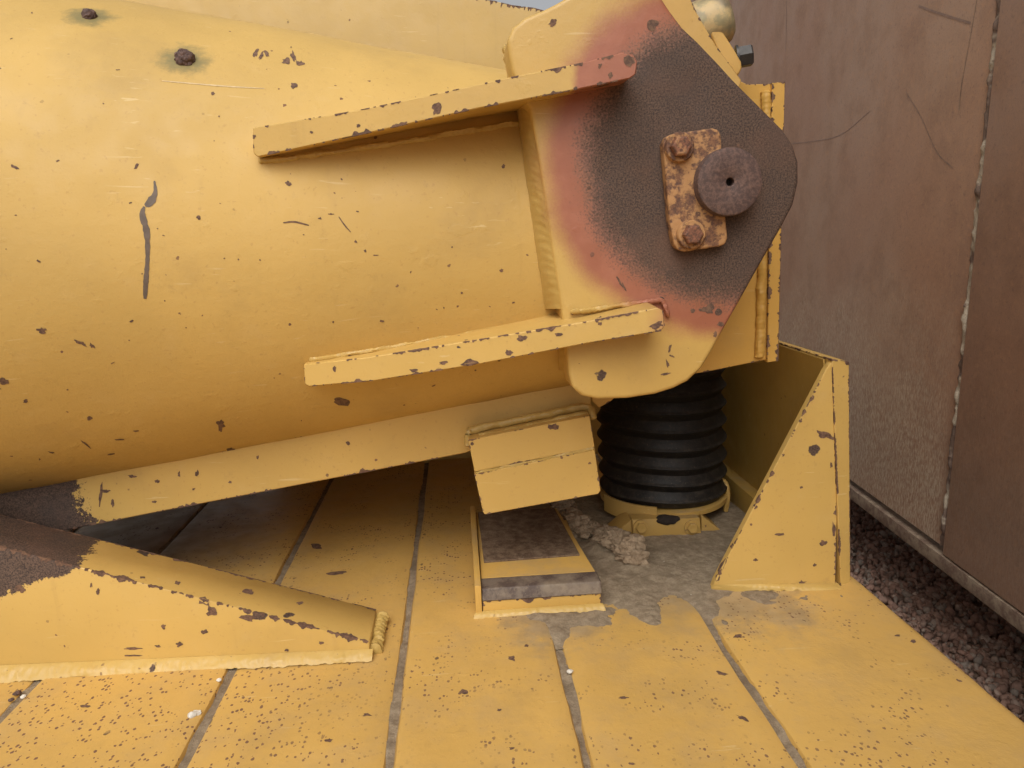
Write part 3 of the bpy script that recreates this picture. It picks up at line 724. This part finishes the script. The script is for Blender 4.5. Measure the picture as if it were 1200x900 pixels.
# ------------------------------------------------------------------ bellows and its mount
bc = at(776, 598, Y=1.53); bc.z = 0
bel = thing('rubber_bellows', bc, 'black ribbed rubber bellows standing behind the pivot eye', 'bellows')
zb = at(776, 600, Y=1.40).z; rr = K*0+76*1.53/F*1.02
prof = []; nrib = 9; hgt = .335/nrib*1.0
for i in range(nrib):
    for k in range(20):
        t = k/20; z = zb+(i+t)*hgt
        r = rr-.0125+.0118*(1-abs(t-.45)/(.45 if t < .45 else .55))**.85
        if abs(t-.45) < .05: r += .0016
        r += .0015*(i/nrib)
        prof.append((r, z))
prof = [(rr-.03, zb-.004)] + prof + [(rr-.02, zb+nrib*hgt)]
b = lathe(prof, bc, 128, 'Z')
for v in b.verts:                                   # leans a touch and sags unevenly
    z = v.co.z; v.co.x += -(z-zb)*.035; v.co.z += .006*noise.noise(Vector((v.co.x*6, v.co.y*6, z*7)))
link('boot', b, M['rubber'], bel)
M['mount'] = paint('mount_paint', edge=.55, edge_rad=.004, specks=.9, fine=.93, dirt=.9, base=(.47, .29, .08), dustup=.6)
mnt = thing('bellows_mount', bc+Vector((0, -.02, 0)), 'dusty yellow bolted foot bracket with ring under the bellows', 'bracket')
b = lathe([(rr-.035, zb-.013), (rr-.003, zb-.013), (rr+.0, zb-.011), (rr, zb-.002), (rr-.003, zb), (rr-.035, zb)], bc, 96, 'Z')
link('base_ring', b, M['mount'], mnt)
# clamp strap on the near left of the ring
b = bmesh.new(); n = 18; strip = []
for k in range(n+1):
    th = R(196)+R(54)*k/n; q = []
    for r_, z_ in ((rr+.002, zb-.024), (rr+.007, zb-.024), (rr+.007, zb+.012), (rr+.002, zb+.012)):
        q.append(b.verts.new(bc+Vector((math.cos(th)*r_, math.sin(th)*r_, z_))))
    strip.append(q)
for k in range(n):
    for j in range(4): b.faces.new((strip[k][j], strip[k][(j+1) % 4], strip[k+1][(j+1) % 4], strip[k+1][j]))
b.faces.new(strip[0]); b.faces.new(strip[-1][::-1]); bevel_all(b, .001, 1, 50)
link('strap', b, M['mount'], mnt)
hk = at(848, 578, Y=1.50)
link('hook', bead(catmull([at(842, 560, Y=1.5), at(850, 566, Y=1.49), at(853, 580, Y=1.48), at(850, 600, Y=1.48)], 6), .0055, 10, .05), M['mount'], mnt)
my = at(775, 629, Z=0).y
foot = [(741, 609), (820, 607), (822, 627), (742, 630)]
link('foot_plate', prism(pxY(foot, my-.008), (0, .03, 0), .0015, 2), M['mount'], mnt)
for s_, pp in ((0, [(713, 632), (740, 609), (742, 630)]), (1, [(822, 604), (848, 624), (846, 631), (822, 628)])):
    pp = [at(x, y, Y=my+.003) for x, y in pp]
    link('foot_web', prism(pp, (0, .06, 0), .0015, 2), M['mount'], mnt)
link('saddle', prism([at(x, y, Y=my+.022) for x, y in [(738, 611), (826, 609), (834, 628), (728, 632)]], (0, .09, 0), .0015, 2), M['mount'], mnt)
for x in (751, 811):
    bo = link('bolt', lathe([(.0001, .008), (.0095, .009), (.0112, .007), (.0112, 0), (.0112, -.004)], at(x, 618, Y=my-.011), 6, 'Y'), M['mount'], mnt, smooth=False)
    link('washer', lathe([(.0155, .001), (.0155, -.0025)], at(x, 618, Y=my-.011), 28, 'Y'), M['mount'], bo)
link('gap_shade_lump', lumps([(at(783, 609, Y=my-.004), (.021, .012, .009))], 3, .4, 60), M['hole'], mnt)  # dark lump painting the shade of the gap under the ring

# ------------------------------------------------------------------ dirt on the deck, clump, pebbles
blobs = [(780, 640, .16, .008), (700, 660, .09, .007), (860, 610, .14, .009), (800, 660, .06, .006), (620, 722, .035, .0036), (655, 726, .045, .004), (590, 720, .022, .003), (700, 722, .04, .0026), (760, 722, .03, .0016),
         (818, 700, .028, .0035), (835, 716, .022, .003), (655, 745, .018, .0028), (664, 765, .012, .0022), (900, 700, .05, .0022), (948, 703, .03, .0016), (990, 700, .03, .0012), (740, 700, .06, .003), (825, 680, .05, .005),
         (700, 600, .16, .01), (600, 600, .1, .002), (850, 730, .012, .0022), (720, 640, .1, .006)]
cs = [(at(x, y, Z=0), r, h) for x, y, r, h in blobs]
heap = []
for x, y, hr, hh in [(665, 606, .035, .016), (684, 622, .04, .017), (702, 640, .04, .016), (724, 650, .038, .012), (745, 660, .035, .006)]:
    p = at(x, y, Z=.01); heap.append((p.x, p.y, hr, hh))
b = bmesh.new(); x0, x1, y0, y1 = -.06, .62, 1.0, 1.95; nx, ny = 260, 320; gr = []
for j in range(ny+1):
    row = []
    for i in range(nx+1):
        x = x0+(x1-x0)*i/nx; y = y0+(y1-y0)*j/ny; h = -.0068
        for c, r, hh in cs:
            d2 = ((x-c.x)**2+(y-c.y)**2*.55)/(r*r)
            if d2 < 6: h += (hh+.0042)*math.exp(-d2*1.3)
        q = Vector((x*14, y*14, 0)); h = min(h, .006)
        for hx, hy, hr, hh in heap:
            d2 = ((x-hx)**2+(y-hy)**2)/(hr*hr)
            if d2 < 5: h += hh*math.exp(-d2*1.5)*(1+.5*noise.noise(q*4))
        h += .0022*noise.noise(q)+.0016*noise.noise(q*3.1)+.0009*noise.noise(q*9)
        if x > at(986, 687, Z=0).x-.004 and y > gy: h = -.01
        row.append(b.verts.new((x, y, h)))
    gr.append(row)
for j in range(ny):
    for i in range(nx):
        f = (gr[j][i], gr[j][i+1], gr[j+1][i+1], gr[j+1][i])
        if max(v.co.z for v in f) > -.0095: b.faces.new(f)
bmesh.ops.delete(b, geom=[v for v in b.verts if not v.link_faces], context='VERTS')
link('dirt_patch', b, M['dirt'], None, kind='stuff', label='grey brown dirt settled on the deck round the bellows foot', category='dirt')
its = []
path = [(655, 597), (668, 606), (680, 618), (694, 632), (712, 645), (730, 652), (742, 658)]
for i in range(84):
    t = random.random()*(len(path)-1); k = int(t); u = t-k
    x = path[k][0]*(1-u)+path[k+1][0]*u+random.uniform(-9, 9); y = path[k][1]*(1-u)+path[k+1][1]*u+random.uniform(-7, 5)
    c = at(x, y, Z=.012); s_ = random.uniform(.010, .021) if i < 34 else random.uniform(.003, .008); c.z = random.uniform(.006, .034)
    its.append((c, (s_*1.3, s_*1.1, s_*.75)))
cl = link('dirt_clump', lumps(its, 4, .42, 85), M['clump'], None)
cl['label'] = 'crumbly tan clump of caked mud beside the stop pad'; cl['category'] = 'mud clump'
for i, (x, y, s_) in enumerate([(668, 787, .0035), (778, 659, .0028), (783, 663, .0022), (793, 668, .0024), (811, 698, .0032), (726, 675, .002), (20, 812, .004), (28, 816, .003), (13, 820, .003), (256, 797, .003), (225, 838, .005), (231, 835, .004), (700, 700, .0018), (770, 655, .002)]):
    c = at(x, y, Z=.003)
    o = link('pebble', lumps([(c, (s_*1.3, s_, s_*.8))], 2, .5, 180, seed=i), M['pebble'] if i not in (6, 8) else M['pin'], None)
    if x > 600:
        o['label'] = {0: 'white stone chip in the dusty groove below the stop pad', 4: 'pale stone chip in the groove just left of the gusset foot', 5: 'single pale chip at the foot of the tan mud clump'}.get(i, 'tiny white stone chip in the grey dirt between mud clump and gusset'); o['group'] = 'white stone chips near the bellows'
    else:
        o['label'] = {9: 'pale stone chip where the groove meets the wedge brace weld', 10: 'larger white stone chip beside the groove below the wedge brace', 11: 'smaller white stone chip touching the larger one below the wedge brace', 7: 'white stone chip among dark ones at the far left groove'}.get(i, 'dark rust coloured chip in the groove at the far left'); o['group'] = 'stone chips in the left grooves'
    o['category'] = 'pebble'

# ------------------------------------------------------------------ rusty container on the right, ground
vw = (CM @ Vector(((606-600)/F, (450-284)/F, -1))); vw = Vector((vw.x, vw.y, 0)).normalized()
wp = at(1100, 653, Z=-.13)                       # foot of the vertical seam
wn = Vector((-vw.y, vw.x, 0))                    # faces the machine (left)
if wn.x > 0: wn = -wn
cont = thing('rusty_container', Vector((wp.x, wp.y, -.45)), 'tall rusty brown steel container wall with pale vertical seam', 'container')
PW = (wp, wn)
def wpt(s, z, off=0.): return wp+vw*s+Vector((0, 0, z-wp.z))+wn*off
ztop = 2.3; zr = -.13
def wz(px, py): return at(px, py, pl=PW)
zl = wz(1098, 636).z; zr2 = wz(1120, 652).z
ss = .0
# left (far) panel, right (near) panel: thick sheets with a gap at the seam
def sheet(s0, s1, z0, z1, off, th, nseg=1):
    return prism([wpt(s0, z0, off), wpt(s1, z0, off), wpt(s1, z1, off), wpt(s0, z1, off)], wn*-th, .002, 2)
far_s = 3.1
sb = (wz(1105, 640)-wp).dot(vw); st_ = (wz(1172, 0)-wp).dot(vw); zs0, zs1 = wz(1105, 640).z, wz(1172, 0).z
def seam_s(z): return sb+(st_-sb)*(z-zs0)/(zs1-zs0)
def wpoly(pts, off, th): return prism([wpt(s, z, off) for s, z in pts], wn*-th, .003, 2)
g_ = .010
link('wall_panel', wpoly([(seam_s(zl)+g_, zl), (far_s, zl), (far_s, ztop), (seam_s(ztop)+g_, ztop)], .0, .03), M['wall'], cont, label='far wall panel scoured pale near its foot')
link('wall_panel', wpoly([(-2.6, zl-.012), (seam_s(zl)-g_, zl-.012), (seam_s(ztop)-g_, ztop), (-2.6, ztop)], .006, .036), M['wall'], cont, label='near wall panel of darker brown rust')
b = bmesh.new(); npt = 340; prof = []
for i in range(npt+1):
    z = zl+(ztop-zl)*i/npt; row = []
    for k in range(9):
        u = (k/8-.5)*2; p = wpt(seam_s(z)+u*(g_+.0005), z, .0)
        hgt_ = (.009*(1-u*u)-.004)*(.6+1.3*noise.noise(p*16)) + .006*noise.noise(p*55)+.003*noise.noise(p*140)
        row.append(b.verts.new(p+wn*(hgt_+.001)))
    prof.append(row)
for i in range(npt):
    for k in range(8): b.faces.new((prof[i][k], prof[i][k+1], prof[i+1][k+1], prof[i+1][k]))
link('seam_weld', b, M['seam'], cont)
link('bottom_rail', sheet(-2.6, far_s, zr-.018, zl-.016, .008, .05), M['trim'], cont)
link('end_wall', prism([wpt(far_s, zr, -.03), wpt(far_s, zr, -1.8), wpt(far_s, ztop, -1.8), wpt(far_s, ztop, -.03)], vw*.03, .002, 1), M['wall'], cont)
link('floor_sheet', prism([wpt(-2.6, zr+.02, -.06), wpt(far_s, zr+.02, -.06), wpt(far_s, zr+.02, -1.8), wpt(-2.6, zr+.02, -1.8)], (0, 0, .02), .001, 1), M['wall'], cont)
link('roof_sheet', prism([wpt(-2.6, ztop+.002, .01), wpt(far_s, ztop+.002, .01), wpt(far_s, ztop+.002, -1.8), wpt(-2.6, ztop+.002, -1.8)], (0, 0, .03), .001, 1), M['wall'], cont)
# skids under the container so that it stands on the ground
for s_ in (-2.3, far_s-.3):
    link('skid', prism([wpt(s_, -.42, -.25), wpt(s_+.2, -.42, -.25), wpt(s_+.2, -.42, -1.7), wpt(s_, -.42, -1.7)], (0, 0, .285), .003, 1), M['trim'], cont)
# scratches on the wall (real shallow scores read as dark thin ridges)
def score(pts, w, mat, name='scratch'):
    path = catmull([wz(x, y)+wn*.0008 for x, y in pts], 6)
    bb = bmesh.new(); prev = None
    for i, p in enumerate(path):
        t = (path[min(i+1, len(path)-1)]-path[max(i-1, 0)]).normalized(); s_ = t.cross(wn).normalized()*w*(1+.5*noise.noise(p*70))
        cur = (bb.verts.new(p-s_), bb.verts.new(p+s_))
        if prev: bb.faces.new((prev[0], prev[1], cur[1], cur[0]))
        prev = cur
    return link(name, bb, mat, cont)
M['score'] = m_simple('score_dark', (.26, .165, .12), .5)
score([(1077, 7), (1105, 17), (1138, 27)], .0022, M['score'])
score([(1062, 108), (1080, 138), (1098, 178), (1117, 197)], .0011, M['score'])
score([(928, 168), (950, 166), (985, 158), (1020, 130)], .0011, M['score'])
score([(1145, 0), (1138, 40), (1128, 95), (1124, 130)], .0009, M['trim'])
score([(922, 0), (921, 60)], .0014, M['score'])

def ground_mat():
    g = G('gravel_ground'); n = g.noise(45, 5, .7); f = g.noise(7, 3)
    c = g.mix(g.ramp(n, .35, .65), (.22, .155, .12), (.42, .30, .23)); c = g.mix(g.ramp(f, .4, .7, 0, .4), c, (.13, .09, .07))
    return g.out(c, .95, 0, n, 1., .01, .1)
M['ground'] = ground_mat()
gz = -.42
b = bmesh.new(); N = 120
for j in range(2):
    pass
vsx = [b.verts.new(p) for p in ((-60, -60, gz), (60, -60, gz), (60, 60, gz), (-60, 60, gz))]; b.faces.new(vsx)
link('ground', b, M['ground'], None, kind='structure')
def m_stone():
    g = G('crushed_stone'); ob = g.n('ShaderNodeNewGeometry').outputs['Random Per Island']; n = g.noise(120, 4, .7)
    cr = g.n('ShaderNodeValToRGB'); g.t.links.new(ob, cr.inputs[0]); e = cr.color_ramp
    e.elements[0].color = (.30, .18, .135, 1); e.elements[1].color = (.60, .44, .35, 1)
    for p, c in ((.3, (.44, .29, .225, 1)), (.6, (.48, .29, .22, 1)), (.8, (.38, .32, .27, 1))):
        q = e.elements.new(p); q.color = c
    return g.out(g.mix(g.ramp(n, .3, .7, 0, .35), cr.outputs[0], (.11, .075, .06)), .9, 0, n, .5, .002, .15)
M['stone'] = m_stone()
rng = np.random.default_rng(3)
ico = bmesh.new(); bmesh.ops.create_icosphere(ico, subdivisions=1, radius=1)
bv = np.array([v.co[:] for v in ico.verts]); bf = np.array([[v.index for v in f.verts] for f in ico.faces]); ico.free()
n = 26000
Yr = rng.uniform(.3, 3.6, n); Xr = xr-.12+rng.uniform(0, 1.0, n)
sz = rng.uniform(.0045, .0125, n)*rng.choice([1, 1, 1.3], n)
V = []; Fc = []
for i in range(n):
    a = rng.uniform(0, 6.28, 3); m3 = np.array((Matrix.Rotation(a[0], 3, 'X') @ Matrix.Rotation(a[1], 3, 'Y') @ Matrix.Rotation(a[2], 3, 'Z')))
    q = bv*rng.uniform(.7, 1.2, (len(bv), 1)); q = q*np.array([1.25, .9, .6])*sz[i]
    q = q @ m3.T + np.array([Xr[i], Yr[i], gz+sz[i]*.3+rng.uniform(0, .012)])
    V.append(q); Fc.append(bf+i*len(bv))
V = np.concatenate(V); Fc = np.concatenate(Fc)
me = bpy.data.meshes.new('gravel'); me.vertices.add(len(V)); me.vertices.foreach_set('co', V.ravel())
me.loops.add(Fc.size); me.loops.foreach_set('vertex_index', Fc.ravel().astype(np.int32))
me.polygons.add(len(Fc)); me.polygons.foreach_set('loop_start', np.arange(0, Fc.size, 3, dtype=np.int32)); me.update(calc_edges=True)
me.materials.append(M['stone'])
gv = bpy.data.objects.new('gravel', me); COL.objects.link(gv); gv['kind'] = 'stuff'; gv['label'] = 'reddish brown crushed stone between the deck and the container'; gv['category'] = 'gravel'

# ------------------------------------------------------------------ paint chips lying in the surface (thin flakes of bare metal)
def chips(target, items, mat, name='paint_chips', label=None):
    bm = bmesh.new(); me_ = target.data; off = base_of(target)
    vs_ = [v.co+off for v in me_.vertices]; bvh = BVHTree.FromPolygons(vs_, [p.vertices[:] for p in me_.polygons])
    for (x, y, w_, h_, ang) in items:
        sd_ = random.random()*50; n = 14; ring = []
        for k in range(n):
            th = 2*math.pi*k/n; r = 1+.55*noise.noise(Vector((math.cos(th)*1.6+sd_, math.sin(th)*1.6, sd_)))*1.5
            a, b_ = math.cos(th)*w_*.5*r, math.sin(th)*h_*.5*r
            c, s_ = math.cos(ang), math.sin(ang)
            p, nn = hit(x+a*c-b_*s_, y+a*s_+b_*c, bvh)
            if p is None: ring = None; break
            ring.append(p+nn*.0004)
        if ring:
            try: bm.faces.new([bm.verts.new(p) for p in ring])
            except ValueError: pass
    par = target.parent
    return link(name, bm, mat, par, smooth=False, kind='stuff')
def line_strip(target, pts, wpx, mat, name):
    bm = bmesh.new(); off = base_of(target)
    bvh = BVHTree.FromPolygons([v.co+off for v in target.data.vertices], [p.vertices[:] for p in target.data.polygons])
    P = catmull([(a, b_, c) for a, b_, c in pts], 8); prev = None
    for i, p in enumerate(P):
        t = (P[min(i+1, len(P)-1)]-P[max(i-1, 0)]); t.z = 0; t.normalize(); w_ = p.z*wpx*(1+.3*noise.noise(p*.3))
        a, an = hit(p.x-t.y*w_, p.y+t.x*w_, bvh); c, cn = hit(p.x+t.y*w_, p.y-t.x*w_, bvh)
        if a is None or c is None: prev = None; continue
        cur = (bm.verts.new(a+an*.0005), bm.verts.new(c+cn*.0005))
        if prev: bm.faces.new((prev[0], prev[1], cur[1], cur[0]))
        prev = cur
    return link(name, bm, mat, target.parent, smooth=False)
line_strip(tube, [(181, 212, .3), (182, 226, .9), (176, 237, 1.5), (170, 241, .5)], 3.2, M['mark'], 'scrape_mark')
line_strip(tube, [(169, 242, .5), (167, 252, 1.1), (172, 272, 1.2), (173, 300, .8), (171, 330, 1.), (170, 350, .6)], 3.0, M['mark'], 'scrape_mark')
line_strip(tube, [(332, 261, .6), (345, 260, 1), (362, 264, .7)], 1.0, M['chip'], 'scrape_mark')
line_strip(tube, [(397, 254, .6), (404, 264, 1), (411, 272, .6)], .8, M['chip'], 'scrape_mark')
line_strip(tube, [(190, 95, .6), (260, 101, 1), (310, 104, .5)], .7, M['pale'], 'scrape_mark')
tc = [(335, 72, 9, 8, .5), (344, 66, 14, 5, 1.2), (352, 74, 8, 5, 0), (300, 62, 12, 5, 1.9), (306, 66, 10, 4, 2), (313, 64, 8, 5, 1), (345, 100, 10, 6, 0), (400, 470, 22, 10, .1), (50, 387, 11, 6, 0), (160, 195, 8, 4, -1), (233, 255, 5, 4, 0),
      (250, 110, 4, 4, 0), (18, 196, 8, 4, .5), (258, 496, 10, 9, .5), (258, 500, 5, 12, 0), (105, 490, 5, 4, 0), (4, 447, 12, 8, 0), (95, 402, 14, 4, .4), (108, 405, 8, 4, .8), (270, 527, 10, 5, 0), (338, 215, 7, 5, 0), (510, 112, 3, 3, 0),
      (375, 256, 5, 2, 0), (388, 251, 6, 2, 0), (417, 283, 5, 3, .8), (428, 294, 3, 3, 0), (440, 299, 6, 2, 0), (590, 195, 4, 4, 0), (588, 317, 4, 4, 0), (100, 520, 16, 2, .7), (140, 515, 12, 2, 0), (160, 505, 7, 2, 0), (130, 532, 10, 2, -.2), (60, 530, 9, 2, .2), (30, 470, 6, 4, 0)]
for _ in range(60): tc.append((random.uniform(0, 620), random.gauss(300, 170), random.choice([1.2, 1.6, 2, 3, 5]), random.uniform(1., 2.4), random.uniform(-.6, .6)))
tc = [t for t in tc if 0 < t[1] < 560]
chips(tube, tc, M['chip'])
ribs = [o for o in arm.children if o.name.startswith('rib')]
chips(ribs[0], [(511, 128, 10, 14, .2), (468, 116, 28, 8, -.25), (440, 124, 18, 4, -.2), (400, 132, 10, 3, -.2), (737, 70, 12, 12, 0), (703, 77, 4, 6, 0), (420, 147, 5, 4, 0), (345, 143, 20, 3, -.15), (365, 155, 4, 3, 0), (715, 88, 6, 6, 0)], M['chip'])
chips(ribs[1], [(550, 424, 18, 8, -.1), (596, 413, 8, 9, 0), (612, 396, 10, 8, .2), (703, 376, 6, 10, 0), (770, 381, 18, 7, -.2), (520, 425, 10, 4, -.1), (485, 434, 8, 4, 0), (655, 392, 8, 4, 0), (392, 432, 4, 6, 0)], M['chip'])
chips(eye, [(648, 27, 10, 7, -.6), (612, 22, 6, 14, .4), (770, 460, 9, 8, 0), (804, 452, 24, 8, -.7), (815, 440, 8, 14, .4), (785, 408, 3, 10, .3), (782, 426, 3, 9, -.2), (787, 417, 7, 2, .4), (780, 438, 10, 3, -.3), (830, 362, 12, 9, 0), (812, 364, 5, 5, 0), (844, 380, 7, 5, 0),
             (838, 392, 5, 6, 0), (836, 403, 6, 5, 0), (775, 325, 9, 6, .2), (726, 330, 3, 14, -.5), (731, 336, 3, 12, -.6), (690, 220, 5, 4, 0), (765, 29, 12, 12, 0)], M['chip'])
chips(blk, [(648, 500, 12, 7, -.2), (553, 520, 4, 4, 0), (692, 495, 4, 7, 0)], M['chip'])
bb = [o for o in beam.children if o.name.startswith('beam_box')][0]
chips(bb, [(155, 558, 9, 4, 0), (184, 564, 6, 4, 0), (260, 528, 10, 4, 0), (210, 556, 3, 6, 0), (231, 555, 4, 8, 0), (302, 536, 3, 4, 0), (408, 519, 4, 4, 0), (227, 573, 4, 3, 0), (270, 565, 4, 3, 0), (181, 588, 5, 3, 0),
           (118, 580, 4, 26, .1), (124, 575, 10, 4, 0), (132, 590, 4, 9, 0)], M['chip'])
chips(wedge, [(240, 705, 13, 9, .4), (248, 716, 14, 10, .3), (290, 724, 16, 6, .2), (240, 740, 8, 6, -.3), (293, 694, 14, 6, .2), (352, 707, 8, 4, 0), (210, 755, 9, 5, -.2), (192, 734, 5, 5, 0), (140, 676, 7, 3, 0), (167, 677, 6, 3, 0), (208, 683, 6, 4, 0),
              (286, 676, 18, 4, .2), (376, 695, 16, 3, 0), (155, 760, 22, 3, 0), (185, 757, 8, 3, 0), (155, 768, 22, 2, 0), (336, 762, 5, 3, 0), (377, 753, 8, 3, 0), (115, 693, 4, 6, 0), (107, 686, 3, 5, 0), (25, 690, 10, 7, .4)], M['chip'])
cgp = [o for o in cg.children if o.name.startswith('gusset')][0]
chips(cgp, [(965, 509, 14, 8, .3), (972, 512, 12, 4, .3), (914, 626, 10, 4, .1), (965, 636, 7, 8, .4), (973, 663, 13, 17, 0), (885, 656, 5, 4, 0), (939, 571, 4, 3, 0), (940, 683, 8, 5, 0), (846, 664, 6, 16, .5), (841, 677, 5, 9, .4), (858, 640, 4, 6, .4), (885, 594, 5, 5, .4), (938, 493, 3, 6, .4),
            (952, 466, 3, 5, .4), (918, 533, 3, 3, 0), (955, 662, 4, 4, 0), (980, 543, 4, 16, 0), (977, 620, 4, 20, 0), (978, 460, 4, 7, 0), (974, 545, 3, 6, 0)], M['chip'])
dps = [o for o in deck.children if o.name.startswith('deck_plate')]
for d_ in dps:
    off = base_of(d_); 
    its = []
    for (x, y, w_, h_, a) in [(600, 772, 9, 5, .2), (617, 757, 5, 3, 0), (543, 811, 9, 5, .1), (585, 832, 6, 3, 0), (845, 789, 14, 4, .3), (1070, 752, 7, 4, 0), (865, 746, 10, 5, 0), (730, 818, 12, 3, 0), (870, 842, 16, 4, .5), (600, 877, 6, 3, 0), (740, 895, 6, 3, 0), (474, 840, 14, 2, .8),
                              (1052, 745, 8, 2, 0), (1124, 798, 8, 2, .4), (430, 838, 10, 3, 0), (100, 828, 10, 4, 0), (385, 868, 8, 4, 0), (395, 672, 24, 5, 0), (370, 640, 14, 5, .3), (345, 632, 5, 14, .4)]:
        its.append((x, y, w_, h_, a))
    off = base_of(d_); xs = [v.co.x+off.x for v in d_.data.vertices]; lo_, hi_ = min(xs), max(xs)
    its = [t for t in its if lo_+.012 < at(t[0], t[1], Z=0).x < hi_-.012]
    if its: chips(d_, its, M['chip'])
